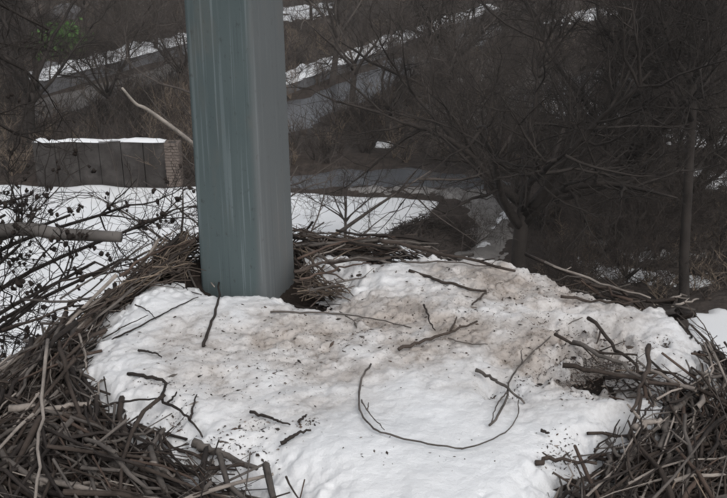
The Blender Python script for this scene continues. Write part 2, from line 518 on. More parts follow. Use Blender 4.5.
# ------------------------------------------------------------------ trees
def gen_tree(seed, H, r0, fork, nlimb, nsub, nter, ntw, spread=0.8, up=0.35, droop=0.0, tw_len=0.8, tw_r=0.006):
    """returns (trunk Tubes, crown Tubes), root at the origin"""
    rng = random.Random(seed)
    tr, cr = Tubes(), Tubes()
    def rv(s): return Vector((rng.gauss(0, s), rng.gauss(0, s), rng.gauss(0, s)))
    def grow(p, d, L, n, wig, upb):
        pts = [p.copy()]
        d = d.normalized()
        for i in range(n):
            d = (d + rv(wig) + Vector((0, 0, upb))).normalized()
            p = p + d * (L / n)
            pts.append(p.copy())
        return pts
    def side(d, ang):
        u, w = frame_of(d)
        a = rng.uniform(0, 2 * math.pi)
        return (d.normalized() * math.cos(ang) + (u * math.cos(a) + w * math.sin(a)) * math.sin(ang)).normalized()
    hf = H * fork
    trunk = grow(Vector((0, 0, -0.3)), Vector((rng.gauss(0, .05), rng.gauss(0, .05), 1)), hf + 0.3, 7, 0.05, 0.1)
    rad = [r0 * (1.35 if i == 0 else 1.0 - 0.3 * i / 7) for i in range(8)]
    tr.add(trunk, rad, 9, 0)
    def along(pts, f):
        k = f * (len(pts) - 1); i = min(int(k), len(pts) - 2)
        return pts[i].lerp(pts[i + 1], k - i), (pts[i + 1] - pts[i]).normalized()
    a0 = rng.uniform(0, 6.28)
    for li in range(nlimb):
        a = a0 + li * 2 * math.pi / nlimb + rng.uniform(-.4, .4)
        st = along(trunk, rng.uniform(0.8, 1.0))[0] if li else trunk[-1]
        s = spread * (rng.uniform(0.6, 1.2) if li else 0.25)
        d = Vector((math.cos(a) * s, math.sin(a) * s, 1))
        LL = (H - hf) * rng.uniform(0.75, 1.05)
        rl = r0 * rng.uniform(0.4, 0.58)
        limb = grow(st, d, LL, 7, 0.13, 0.03)
        tr.add(limb, [rl * (1 - 0.86 * i / 7) for i in range(8)], 6, 0)
        for si in range(nsub):
            p, dd = along(limb, rng.uniform(0.2, 1.0))
            Ls = LL * rng.uniform(0.28, 0.6)
            rs = rl * rng.uniform(0.22, 0.42)
            sub = grow(p, side(dd, rng.uniform(0.5, 1.1)), Ls, 5, 0.17, 0.07 * up - droop)
            cr.add(sub, [rs * (1 - 0.75 * i / 5) for i in range(6)], 4, 0, False)
            for ti in range(nter):
                p2, d2 = along(sub, rng.uniform(0.15, 1.0))
                Lt = Ls * rng.uniform(0.25, 0.55)
                rt = max(tw_r, rs * rng.uniform(0.25, 0.4))
                ter = grow(p2, side(d2, rng.uniform(0.4, 1.0)), Lt, 3, 0.2, 0.1 * up - droop)
                cr.add(ter, [rt, rt * 0.8, rt * 0.6, rt * 0.35], 3, 0, False)
                for wi in range(ntw):
                    p3, d3 = along(ter, rng.uniform(0.1, 1.0))
                    tw = grow(p3, side(d3, rng.uniform(0.35, 0.95)), tw_len * rng.uniform(0.4, 1.1), 2, 0.2, 0.1 * up - droop)
                    cr.add(tw, [tw_r, tw_r * 0.8, tw_r * 0.45], 3, 0, False)
    return tr, cr

no_go = [[P(*p, 0.0) for p in pl] for pl in (
    [(-60, 186), (190, 186), (440, 197), (520, 200), (520, 300), (0, 420), (-200, 300)],
    [(285, 172), (420, 168), (520, 182), (520, 200), (285, 194)],
    [(500, 98), (680, 46), (790, 12), (800, 38), (650, 84), (520, 116)],
    [(262, 116), (492, 24), (515, 27), (400, 82), (262, 142)],
    [(30, 102), (212, 54), (214, 68), (30, 122)])]
VAR = []
specs = [dict(seed=1, H=8.8, r0=0.24, fork=0.42, nlimb=9, nsub=9, nter=6, ntw=4, spread=0.95),
         dict(seed=2, H=9.5, r0=0.21, fork=0.25, nlimb=8, nsub=11, nter=7, ntw=7, spread=0.55),
         dict(seed=3, H=7.0, r0=0.16, fork=0.22, nlimb=8, nsub=10, nter=7, ntw=7, spread=1.0),
         dict(seed=4, H=10.5, r0=0.27, fork=0.3, nlimb=7, nsub=12, nter=7, ntw=7, spread=0.75),
         dict(seed=5, H=4.2, r0=0.07, fork=0.08, nlimb=9, nsub=8, nter=7, ntw=6, spread=0.9, tw_len=0.55),
         dict(seed=6, H=11.0, r0=0.16, fork=0.62, nlimb=8, nsub=10, nter=7, ntw=6, spread=1.1),
         dict(seed=7, H=8.0, r0=0.16, fork=0.3, nlimb=7, nsub=8, nter=6, ntw=5, spread=0.7),
         dict(seed=8, H=9.5, r0=0.2, fork=0.35, nlimb=5, nsub=8, nter=5, ntw=4, spread=0.9)]
for k, sp in enumerate(specs):
    tr, cr = gen_tree(**sp)
    mt = M['tree'][(0, 1, 2, 0, 1, 0, 1, 2)[k]]
    VAR.append((tr.mesh("trunk", mt), cr.mesh("crown", mt)))

def place_tree(name, px, dist, var, sc, rot, label, group=None, cat="tree", py=None):
    d = ray(px, 249)
    x = (px - 363.5) / FPX * (dist * _c + (CAM.z - 3.0) * _s)
    z = float(gz(x, dist))
    root = empty(name, (x, dist, z), label, cat, group)
    root.rotation_euler = (0, 0, rot)
    root.scale = (sc, sc, sc)
    for nm, me in zip(("trunk", "crown"), VAR[var]):
        link(nm, me, root, False)
    return root

UNI = [
    ("bare_tree", 517, 20.5, 0, 0.98, 0.4, "dark bare tree with stout forked trunk behind the nest, right of centre"),
    ("bare_tree", 699, 22.0, 5, 0.92, 4.4, "bare tree with dark trunk at the right edge beyond the snowy nest corner"),
    ("bare_tree", 255, 17.0, 7, 0.85, 2.2, "bare tree hidden behind the grey green post, branches showing on both sides"),
    ("bare_tree", 640, 27.0, 3, 0.86, 0.9, "bare tree standing between the forked tree and the right edge trunk"),
    ("bare_tree", 664, 36.0, 1, 1.0, 2.9, "slender bare tree in front of the small snow patches at the right"),
    ("bare_tree", 345, 27.0, 6, 0.38, 0.3, "small dark sapling on the snow just right of the post"),
    ("bare_tree", 395, 40.0, 2, 0.95, 1.1, "spreading bare tree beyond the gravel track, right of the post"),
    ("bare_tree", 455, 44.0, 0, 0.9, 3.6, "bare tree below the long terrace wall, above the gravel track"),
    ("bare_shrub", 474, 26.5, 4, 0.42, 1.0, "low brown shrub close to the left side of the forked tree", None, "shrub"),
    ("bare_shrub", 575, 22.0, 4, 0.6, 4.0, "bushy bare shrub at the right foot of the forked tree", None, "shrub"),
    ("bare_shrub", 640, 24.0, 4, 0.75, 5.2, "bare shrub on the dark ground before the right edge trunk", None, "shrub"),
    ("bare_tree", 655, 40.0, 6, 0.85, 5.7, "low spreading bare tree below the wet road, beside the small snow patches"),
    ("bare_tree", 700, 28.0, 2, 1.0, 0.6, "low dense bare tree at far right behind the right edge trunk"),
    ("bare_tree", 490, 33.0, 2, 0.9, 4.4, "bare tree just past the bend of the gravel track"),
    ("bare_tree", 22, 38.0, 3, 0.85, 5.0, "tall bare tree at the left edge beside the dark panel wall"),
    ("bare_tree", 105, 44.0, 2, 0.9, 0.2, "bare spreading tree behind the dark panel wall topped with snow"),
]
for a in UNI: place_tree(*a)
rng = random.Random(77)
WOOD = [("bare trees in the top left corner", "trees in the top left corner",
         [(-10, 60), (5, 48), (125, 52), (175, 50), (40, 72), (78, 66), (130, 82), (165, 92), (20, 96), (85, 100), (150, 60)]),
        ("bare trees on the slope above the long terrace wall", "trees above the long terrace wall",
         [(310, 74), (340, 88), (385, 100), (300, 104), (425, 104), (470, 106), (360, 78)]),
        ("bare trees between the long terrace wall and wet road", "trees between terrace wall and road",
         [(430, 62), (475, 78), (505, 58), (540, 64), (545, 90), (520, 100), (560, 50), (330, 50), (350, 44)]),
        ("bare trees around the top right wet road", "trees around the wet road",
         [(590, 88), (630, 60), (655, 82), (690, 50), (715, 66), (735, 42), (745, 90), (640, 106), (700, 98), (610, 48), (665, 46)])]
WOOD.append(("low bare trees in the tangle right of the forked tree", "trees of the right hand tangle",
             [(465, 38), (525, 29), (630, 31), (668, 26), (645, 28), (655, 42), (680, 36), (715, 33), (735, 27), (440, 49), (500, 46), (690, 44)]))
ORD = ("first second third fourth fifth sixth seventh eighth ninth tenth eleventh twelfth thirteenth fourteenth "
       "fifteenth sixteenth seventeenth eighteenth").split()
for of_what, grp, spots in WOOD:
    spots = sorted(spots)
    for q_, (px, d) in enumerate(spots):
        where = "leftmost" if q_ == 0 else "rightmost" if q_ == len(spots) - 1 else ORD[q_] + " from left"
        label = where + " of the " + of_what
        for _ in range(8):                                   # not on a road
            xx = (px - 363.5) / FPX * (d * _c + (CAM.z - 3.0) * _s)
            if all(float(sdf_poly(np.array([xx]), np.array([float(d)]), pl)[0]) < 0.2 for pl in no_go): break
            d += 2.5
        place_tree("bare_tree", px, d, rng.choice([6, 7, 6, 7, 2]) if 'tangle' not in grp else rng.choice([2, 6, 7, 4, 6]), rng.uniform(0.85, 1.1) * (1 if 'tangle' not in grp else .8), rng.uniform(0, 6.28), label, grp)

# underwood: a thicket of bare stems over the whole far slope, one mass
tb = Tubes()
rng = random.Random(5)
cnt = 0
while cnt < 2500:
    px, py = rng.uniform(-40, 770), rng.choice([rng.uniform(2, 185), rng.uniform(2, 120)])
    if cnt % 9 == 0: px, py = rng.uniform(525, 770), rng.uniform(185, 300)      # and on the dark bank at the right
    c0 = P(px, py, 0.0)
    if any(float(sdf_poly(np.array([c0.x]), np.array([c0.y]), pl)[0]) > -0.6 for pl in no_go): continue
    cnt += 1
    base = Vector((c0.x, c0.y, float(gz(c0.x, c0.y)) - 0.05))
    hh = rng.uniform(0.7, 2.2) if py < 185 else rng.uniform(0.4, 1.1)
    mi = rng.choice([0, 1, 1, 2, 2, 3, 4])
    for s_ in range(rng.randint(5, 9)):
        a = rng.uniform(0, 6.28); sp = rng.uniform(0.15, 0.8)
        d = Vector((math.cos(a) * sp, math.sin(a) * sp, 1)).normalized()
        L = hh * rng.uniform(0.6, 1.1)
        pts = [base + d * (L * i / 3) + Vector((rng.gauss(0, .07), rng.gauss(0, .07), 0)) * i for i in range(4)]
        tb.add(pts, [.018, .014, .010, .005], 3, mi, False)
        for w_ in range(5):
            k = rng.randint(1, 2); f = rng.random()
            p = pts[k].lerp(pts[k + 1], f)
            e = p + (d + Vector((rng.gauss(0, .6), rng.gauss(0, .6), rng.gauss(0, .3)))).normalized() * (L * rng.uniform(.2, .45))
            tb.add([p, e], [.009, .004], 3, mi, False)
tag(link("underwood", tb.mesh("underwood", M['tree'] + M['straw'])), "thicket of bare brown brush covering the slope under the trees", "brush", kind="stuff")

# green bush at upper left
gb = P(63, 60, 0.0)
root = empty("evergreen_bush", (gb.x, gb.y, float(gz(gb.x, gb.y))), "small green bush among the bare trees at upper left", "bush")
root.scale = (1.15, 1.15, 1.3)
rng = random.Random(21)
gv, gf = [], []
for k in range(1500):
    p = Vector((rng.gauss(0, .6), rng.gauss(0, .5), abs(rng.gauss(0.75, .4)) + 0.15))
    u = Vector((rng.gauss(0, 1), rng.gauss(0, 1), rng.gauss(0, 1))).normalized() * 0.17
    w = u.cross(Vector((rng.gauss(0, 1), rng.gauss(0, 1), rng.gauss(0, 1)))).normalized() * 0.08
    n = len(gv)
    gv += [tuple(p - u), tuple(p + w), tuple(p + u), tuple(p - w)]
    gf.append((n, n + 1, n + 2, n + 3))
link("foliage", mesh("foliage", gv, gf, M['green'], False), root, False)
tb = Tubes()
for k in range(9):
    a = k * 0.7
    tb.add([Vector((0, 0, -0.1)), Vector((math.cos(a) * .25, math.sin(a) * .25, .5)), Vector((math.cos(a) * .5, math.sin(a) * .5, .95))], [.03, .02, .008], 5)
link("stem", tb.mesh("stem", M['tree'][1]), root, False)

# heap of brown stalks on the bank, boulders in the upper left
hp = P(428, 244, 0.0)
heap = empty("brush_heap", (hp.x, hp.y, float(gz(hp.x, hp.y))), "brown heap of dead stalks on the bank between snow field and slush", "brush heap")
rng = random.Random(44)
tb = Tubes()
for k in range(900):
    a, r_ = rng.uniform(0, 6.28), math.sqrt(rng.random())
    x, y = math.cos(a) * r_ * 1.5, math.sin(a) * r_ * 1.0
    z = .95 * (1 - r_ ** 2) * rng.uniform(.5, 1.0) - .05
    d = Vector((rng.gauss(.7, .6), rng.gauss(0, .5), rng.gauss(.35, .35))).normalized()
    L = rng.uniform(.3, .9)
    p = Vector((x, y, z))
    tb.add([p - d * L * .5, p + Vector((0, 0, .03)), p + d * L * .5], [.014, .012, .006], 3, rng.randrange(3), False)
link("stalks", tb.mesh("stalks", M['tree']), heap, False)
vs_, fs = [(0, 0, .62)], []
for i in range(1, 9):
    for k in range(24):
        a = k * math.pi / 12; q_ = i / 8
        vs_.append((math.cos(a) * q_ * 1.6, math.sin(a) * q_ * 1.1, .62 * (1 - q_ ** 2) - .12 * (i == 8) + rng.uniform(-.05, .05)))
for k in range(24): fs.append((0, 1 + k, 1 + (k + 1) % 24))
for i in range(7):
    for k in range(24):
        a, b_ = 1 + i * 24 + k, 1 + i * 24 + (k + 1) % 24
        fs.append((a, a + 24, b_ + 24, b_))
link("litter_mound", mesh("litter_mound", vs_, fs, M['litter']), heap, False)
for px, py, sx, lab in ((52, 78, 1.0, "pale grey boulder below the small green bush at upper left"), (67, 18, 1.3, "pale grey boulder in the top left corner above the green bush")):
    bp = P(px, py, 0.0)
    vs_, fs = [], []
    nu, nv = 18, 10
    for j in range(nv + 1):
        for i in range(nu):
            a, t_ = 2 * math.pi * i / nu, math.pi * j / nv
            w_ = 1 + .25 * float(fbm(math.cos(a) * 1.3 + px, math.sin(a) * 1.3 + math.cos(t_) * 1.7, 3, 3))
            vs_.append((sx * 1.1 * w_ * math.sin(t_) * math.cos(a), sx * .7 * w_ * math.sin(t_) * math.sin(a), sx * .75 * w_ * math.cos(t_)))
    for j in range(nv):
        for i in range(nu):
            fs.append((j * nu + i, (j + 1) * nu + i, (j + 1) * nu + (i + 1) % nu, j * nu + (i + 1) % nu))
    o = link("boulder", mesh("boulder", vs_, fs, M['stone']))
    o.location = (bp.x, bp.y, float(gz(bp.x, bp.y)) + .2)
    tag(o, lab, "boulder")

# pale dead limb to the left of the post: part of the tree behind the post
hid = [o for o in COL.objects if o.get("label", "").startswith("bare tree hidden")][0]
tb = Tubes()
pts = smooth_path([PD(250, 205, 17.0), PD(215, 165, 16.5), PD(186, 138, 16), PD(148, 110, 15.6), PD(136, 104, 15.5), PD(122, 88, 15.3)], 20)
tb.add(pts, [0.055 - 0.035 * i / (len(pts) - 1) for i in range(len(pts))], 6)
lm = tb.mesh("dead_limb", M['bleached'])
inv = (Matrix.Translation(hid.location) @ Matrix.Rotation(hid.rotation_euler.z, 4, 'Z') @ Matrix.Scale(hid.scale.x, 4)).inverted()
lm.transform(inv)
o = link("dead_limb", lm, hid, False)
o["label"] = "pale bleached dead limb"

# near tree at the left: trunk outside the frame, twigs with dark seed clumps, a sawn grey limb
NT = Vector((-4.3, 6.4, 0))
near = empty("near_tree", NT, "near tree at left whose dark twigs carry black seed clumps before the snow", "tree")
rng = random.Random(31)
tb = Tubes()
trunk = smooth_path([Vector((-4.3, 6.4, -0.3)), Vector((-4.25, 6.35, 3)), Vector((-4.1, 6.3, 6)), Vector((-3.95, 6.3, 8.4)), Vector((-3.8, 6.4, 10.5))], 24)
tb.add(trunk, [0.2 - 0.13 * i / (len(trunk) - 1) for i in range(len(trunk))], 9)
link("trunk", tb.mesh("trunk", M['tree'][0]), near)
tb = Tubes()
e = PD(121, 237, 5.6)
st = Vector((-3.97, 6.3, 8.15)); 
lim = [st, PD(0, 231, 5.75), PD(60, 234, 5.65), e]
lp = smooth_path(lim, 18)
tb.add(lp, [0.055 - 0.018 * i / (len(lp) - 1) for i in range(len(lp))], 9)
o = link("sawn_limb", tb.mesh("sawn_limb", M['pale_limb']), near)
o["label"] = "straight grey sawn off limb reaching in from the left"
tb = Tubes()
seeds = []
def twigs_from(p, d, L, r, depth):
    n = 5
    pts = [p]
    dd = d.normalized()
    for i in range(n):
        dd = (dd + Vector((rng.gauss(0, .2), rng.gauss(0, .2), rng.gauss(0, .16)))).normalized()
        pts.append(pts[-1] + dd * (L / n))
    tb.add(pts, [r * (1 - .6 * i / n) for i in range(n + 1)], 4, 0, False)
    if depth > 0:
        for k in range({3: 6, 2: 5, 1: 4}[depth]):
            f = rng.uniform(.15, 1) * n; i = min(int(f), n - 1)
            q_ = pts[i].lerp(pts[i + 1], f - i)
            u, w = frame_of(dd); a = rng.uniform(0, 6.28); g = rng.uniform(.5, 1.1)
            nd = (pts[i + 1] - pts[i]).normalized() * math.cos(g) + (u * math.cos(a) + w * math.sin(a)) * math.sin(g)
            twigs_from(q_, nd, L * rng.uniform(.4, .65), r * .5, depth - 1)
    elif rng.random() < .20:
        seeds.append(pts[-1])
for (f, tpx, tpy, td) in [(.45, 20, 245, 5.6), (.5, 70, 215, 6.0), (.45, 95, 262, 5.4), (.42, 40, 300, 5.2), (.5, 130, 205, 6.2), (.38, 60, 330, 5.0),
                          (.48, 165, 215, 6.0), (.55, 30, 195, 6.6), (.40, 10, 320, 5.0), (.5, 5, 215, 5.8), (.45, 120, 260, 5.5), (.75, 25, 70, 6.6), (.72, 10, 130, 6.4), (.8, 50, 30, 6.8)]:
    s = trunk[int(f / .8 * (len(trunk) - 1)) if f < .8 else -2]
    tgt = PD(tpx, tpy, td)
    mid = s.lerp(tgt, .5) + Vector((0, 0, .25))
    pl = smooth_path([s, mid, tgt], 10)
    tb.add(pl, [.026 - .016 * i / (len(pl) - 1) for i in range(len(pl))], 5, 0, False)
    for k in range(7):
        i = rng.randint(4, len(pl) - 1)
        twigs_from(pl[i], (tgt - mid) + Vector((rng.gauss(0, .5), rng.gauss(0, .5), rng.gauss(0, .6))), rng.uniform(.35, .75), .008, 2)
link("crown", tb.mesh("crown", M['tree'][0]), near)
lv, lf = [], []
for p in seeds:
    dv = p - CAM
    if dv.z / dv.y > -0.30 and rng.random() < .9: continue      # the upper boughs carry hardly any
    for k in range(rng.randint(1, 3)):
        c = p + Vector((rng.gauss(0, .018), rng.gauss(0, .018), rng.gauss(0, .018)))
        rr = rng.uniform(.010, .021); n = len(lv)
        lv.append(tuple(c + Vector((0, 0, rr * 1.1))))
        for ri, (zz, q_) in enumerate(((.6, .75), (-.1, 1.0), (-.75, .6))):
            for m_ in range(6):
                a = m_ * math.pi / 3 + ri * .5
                lv.append(tuple(c + Vector((math.cos(a) * q_, math.sin(a) * q_, zz)) * rr * rng.uniform(.5, 1.35)))
        lv.append(tuple(c - Vector((0, 0, rr * 1.1))))
        for m_ in range(6):
            m2 = (m_ + 1) % 6
            lf.append((n, n + 1 + m_, n + 1 + m2))
            for ri in range(2):
                lf.append((n + 1 + ri * 6 + m_, n + 7 + ri * 6 + m_, n + 7 + ri * 6 + m2, n + 1 + ri * 6 + m2))
            lf.append((n + 19, n + 13 + m2, n + 13 + m_))
tag(link("seed_clumps", mesh("seed_clumps", lv, lf, M['leaf'], True), near), kind="stuff")

# ------------------------------------------------------------------ the post
PB = P(264, 295)                       # front corner at the nest top
S, YAW = 0.154, R(-21)
pc = Vector((PB.x, PB.y, 0)) + Matrix.Rotation(YAW, 3, 'Z') @ Vector((-S / 2, S / 2, 0))
post = empty("support_post", (pc.x, pc.y, 0), "tall square grey green post rising through the nest", "post")
post.rotation_euler = (0, 0, YAW)
pv, pf = [], []
ring = []
br = 0.010
for cx, cy, a0 in ((1, 1, 0), (-1, 1, 90), (-1, -1, 180), (1, -1, 270)):
    for k in range(5):
        a = R(a0 + k * 22.5)
        ring.append((cx * (S / 2 - br) + br * math.cos(a), cy * (S / 2 - br) + br * math.sin(a)))
zs = [-0.5, 3, 6, 9, 9.6, 9.9, 10.1, 10.3, 10.6, 11, 11.6, 12.4, 13.2]
for z in zs:
    tp = 1.02 - 0.085 * (z - NZ) / 0.8 if z > NZ - .5 else 1.073      # the post thins a little upwards
    tp = max(tp, .84)
    for (x, y) in ring: pv.append((x * tp, y * tp, z))
nr = len(ring)
for i in range(len(zs) - 1):
    for k in range(nr):
        pf.append((i * nr + k, i * nr + (k + 1) % nr, (i + 1) * nr + (k + 1) % nr, (i + 1) * nr + k))
pf.append(tuple(range((len(zs) - 1) * nr, len(zs) * nr)))
sh = link("shaft", mesh("shaft", pv, pf, M['paint']), post, False)

# ------------------------------------------------------------------ the nest
NC = Vector((0.01, 1.40, 0))
MOUND = [(P(160, 280), 0.055, 0.11), (P(185, 262), 0.065, 0.09), (P(330, 275), -0.035, 0.07), (P(300, 262), 0.03, 0.07)]
def nest_r(x, y):
    dx, dy = np.asarray(x, float) - NC.x, np.asarray(y, float) - NC.y
    th = np.arctan2(dy, dx)
    rad = 0.70 + 0.03 * np.sin(3 * th + 1) + 0.02 * np.sin(5 * th)
    rad = rad - 0.05 * np.exp(-((th - 0.0) / 0.7) ** 2) - 0.06 * np.exp(-((th - 1.0) / 0.6) ** 2)
    rad = rad + 0.10 * np.exp(-((th + 2.6) / 0.6) ** 2)
    rad = rad - 0.10 * np.exp(-((th - 2.55) / 0.45) ** 2)
    return np.hypot(dx, dy) / rad
def N(x, y):
    r = nest_r(x, y)
    z = NZ + 0.012 * fbm(np.asarray(x) / 0.22, np.asarray(y) / 0.22, 71, 3)
    for c, h, s in MOUND:
        z = z + h * np.exp(-((x - c.x) ** 2 + (y - c.y) ** 2) / (s * s))
    o = np.clip(r - 0.93, 0, None)
    return z - 0.55 * o - 1.9 * o ** 2
class Lookup:
    """bilinear lookup table of a height function over the nest, for the many single questions asked of it"""
    x0, y0, st, nx, ny = -1.5, 0.1, 0.006, 501, 451
    def __init__(self, fn):
        gx, gy = np.meshgrid(self.x0 + self.st * np.arange(self.nx), self.y0 + self.st * np.arange(self.ny))
        self.t = fn(gx, gy).tolist()
    def __call__(self, x, y):
        u = min(max((x - self.x0) / self.st, 0), self.nx - 1.001); v = min(max((y - self.y0) / self.st, 0), self.ny - 1.001)
        i, j = int(u), int(v); u -= i; v -= j
        a, b_ = self.t[j], self.t[j + 1]
        return (a[i] * (1 - u) + a[i + 1] * u) * (1 - v) + (b_[i] * (1 - u) + b_[i + 1] * u) * v
N1 = Lookup(N)
nest_r1 = Lookup(nest_r)

nest = empty("bird_nest", (NC.x, NC.y, NZ - 0.6), "large bird nest of brown sticks around the post, topped with old snow", "nest")
# core
nA, nR = 220, 100
vs_, fs = [(NC.x, NC.y, N1(NC.x, NC.y) - 0.012)], []
th = np.linspace(0, 2 * np.pi, nA, endpoint=False)
for i in range(1, nR + 1):
    rr = 1.06 * i / nR
    xx, yy = NC.x + rr * np.cos(th), NC.y + rr * np.sin(th)
    zz = N(xx, yy) - 0.034 + 0.014 * fbm(xx / 0.02, yy / 0.02, 81, 3)
    vs_ += np.stack([xx, yy, zz], -1).tolist()
for k in range(nA): fs.append((0, 1 + k, 1 + (k + 1) % nA))
for i in range(nR - 1):
    for k in range(nA):
        a, b_ = 1 + i * nA + k, 1 + i * nA + (k + 1) % nA
        fs.append((a, a + nA, b_ + nA, b_))
fs.append(tuple(reversed([1 + (nR - 1) * nA + k for k in range(nA)])))
link("nest_core", mesh("nest_core", vs_, fs, M['nest_soil']), nest)

# snow outline on the nest, from where it lies in the photograph
SNOW_MAIN = [P(*p, NZ + .02) for p in [(92, 335), (128, 302), (165, 289), (200, 291), (220, 290), (245, 287), (275, 287), (292, 294), (310, 298), (338, 298), (354, 286), (336, 268), (322, 254), (345, 247),
    (378, 252), (440, 247), (500, 254), (556, 272), (600, 288), (640, 301), (672, 304), (692, 322), (708, 352), (700, 368), (668, 370), (648, 360), (628, 364), (612, 372), (604, 382),
    (606, 390), (620, 391), (645, 392), (682, 408), (662, 424), (622, 432), (604, 446), (584, 456), (572, 474), (558, 498), (530, 520), (500, 560), (400, 600), (330, 560), (300, 498), (262, 468), (238, 462),
    (205, 458), (185, 440), (150, 412), (110, 404), (86, 392), (84, 365)]]
SNOW_BITS = [[P(*p, NZ + .02) for p in pl] for pl in (
    [(205, 470), (225, 466), (235, 476), (215, 482)], [(245, 478), (275, 474), (285, 492), (255, 496)], [(165, 440), (182, 444), (178, 454), (166, 450)], [(600, 428), (628, 424), (622, 434), (604, 438)],
    [(548, 470), (572, 466), (575, 482), (556, 490)], [(560, 432), (588, 428), (590, 450), (566, 458)], [(655, 374), (690, 378), (690, 388), (660, 386)])]
CLEAR = [  # (px, py, rx, ry, depth): places where sticks and litter have melted the snow out
    (595, 372, 48, 17, 1.25), (556, 384, 30, 12, .9), (600, 340, 40, 7, .9), (615, 345, 16, 9, .6), (575, 335, 30, 6, .7), (560, 318, 26, 5, .5), (590, 290, 34, 5, .6), (400, 262, 36, 6, .7), (360, 275, 16, 5, .6), (455, 262, 26, 4, .5),
    (500, 398, 22, 11, .6), (180, 425, 12, 8, .7), (160, 396, 9, 4, .6), (255, 440, 12, 4, .6), (355, 335, 16, 5, .55), (610, 405, 9, 5, .6), (580, 412, 8, 4, .5), (662, 350, 8, 5, .5)]
def snow_sd(x, y):
    s = sdf_poly(x, y, SNOW_MAIN)
    for pl in SNOW_BITS: s = np.maximum(s, sdf_poly(x, y, pl))
    s = s + 0.022 * fbm(x / 0.07, y / 0.07, 91, 4, 0.6) + 0.024 * fbm(x / 0.02, y / 0.02, 92, 3, 0.6)
    return s
def dirt_of(x, y):
    d = np.zeros(np.shape(x))
    for px, py, rx, ry, k in [(430, 335, 200, 38, .95), (300, 352, 140, 36, .95), (235, 385, 90, 28, .55), (330, 410, 80, 24, .35), (520, 300, 130, 30, .9), (560, 360, 100, 40, 1.0), (440, 280, 110, 26, .5), (250, 430, 70, 22, .25), (480, 390, 60, 20, .35), (620, 330, 50, 20, .3)]:
        c = P(px, py); ex = P(px + rx, py).x - c.x; ey = P(px, py - ry).y - c.y
        d = np.maximum(d, 1.2 * k * np.exp(-(((x - c.x) / ex) ** 2 + ((y - c.y) / ey) ** 2)))
    return np.clip(d * (0.85 + 0.9 * fbm(x / 0.09, y / 0.09, 95, 4)) + 0.06, 0, 1)
def snow_z(x, y):
    sd = snow_sd(x, y)
    s = np.clip(sd / 0.085, -1, 1)
    dm = dirt_of(x, y)
    t = 0.034 * np.where(s > 0, (1 - (1 - s) ** 2), s * 1.2)
    lum = 0.007 * fbm(x / 0.11, y / 0.11, 101, 3) + (0.0022 + 0.011 * dm) * fbm(x / 0.024, y / 0.024, 103, 4, 0.65)
    t = t + lum * np.clip(s + .25, 0, 1) - 0.012 * dm
    for px, py, rx, ry, k in CLEAR:
        c = P(px, py); ex = P(px + rx, py).x - c.x; ey = P(px, py - ry).y - c.y
        g = np.exp(-((((x - c.x) / ex) ** 2 + ((y - c.y) / ey) ** 2)) ** 1.5)
        t = t - k * 0.05 * g * (0.70 + 1.3 * fbm(x / 0.035, y / 0.035, 107, 3, 0.65))
    pdx = np.hypot(x - pc.x, y - pc.y)
    t = t - 0.012 * np.exp(-((pdx - 0.08) / 0.025) ** 2)
    return N(x, y) + t
def nest_snow(step):
    me, V = grid_sheet("snow_cover", -0.62, 0.78, 0.66, 2.1, step, snow_z, M['nest_snow'], lambda x, y: snow_sd(x, y) > -0.04)
    at = me.attributes.new("dirt", 'FLOAT', 'POINT')
    at.data.foreach_set("value", dirt_of(V[:, 0], V[:, 1]).astype(np.float32))
    return me
tag(link("snow_cover", nest_snow(0.004)), "layer of old wet snow lying on the nest, dirty in the middle", "snow", kind="stuff")
in_snow = Lookup(snow_sd)
snow_z1 = Lookup(snow_z)
def top_z(x, y):
    a = N1(x, y)
    if in_snow(x, y) > -0.03: a = max(a, snow_z1(x, y))
    return a

# ---- sticks of the nest
rng = random.Random(123)
sticks = []                            # (size, pts, radii, sides, mat)
def stick_pts(x, y, ang, L, pitch, off, n, bend):
    d = Vector((math.cos(ang), math.sin(ang), 0))
    z = N1(x, y) + off
    pts = []
    b1, b2 = rng.gauss(0, bend), rng.gauss(0, bend)
    for i in range(n + 1):
        s = (i / n - .5) * L
        q_ = Vector((x, y, z)) + d * s + Vector((-d.y, d.x, 0)) * (b1 * (s / L) ** 2 * 4 * L) + Vector((0, 0, math.tan(pitch) * s + b2 * L * (0.25 - (s / L) ** 2)))
        q_ += Vector((rng.gauss(0, .003), rng.gauss(0, .003), rng.gauss(0, .003)))
        pts.append(q_)
    return pts
def in_post(p):                        # inside the post, or heaped against the side where the snow meets it
    return math.hypot(p.x - pc.x, p.y - pc.y) < 0.105 or (-0.20 < p.y - pc.y < -0.02 and -0.06 < p.x - pc.x < 0.10)
N_ST = 4300
k = 0
tries = 0
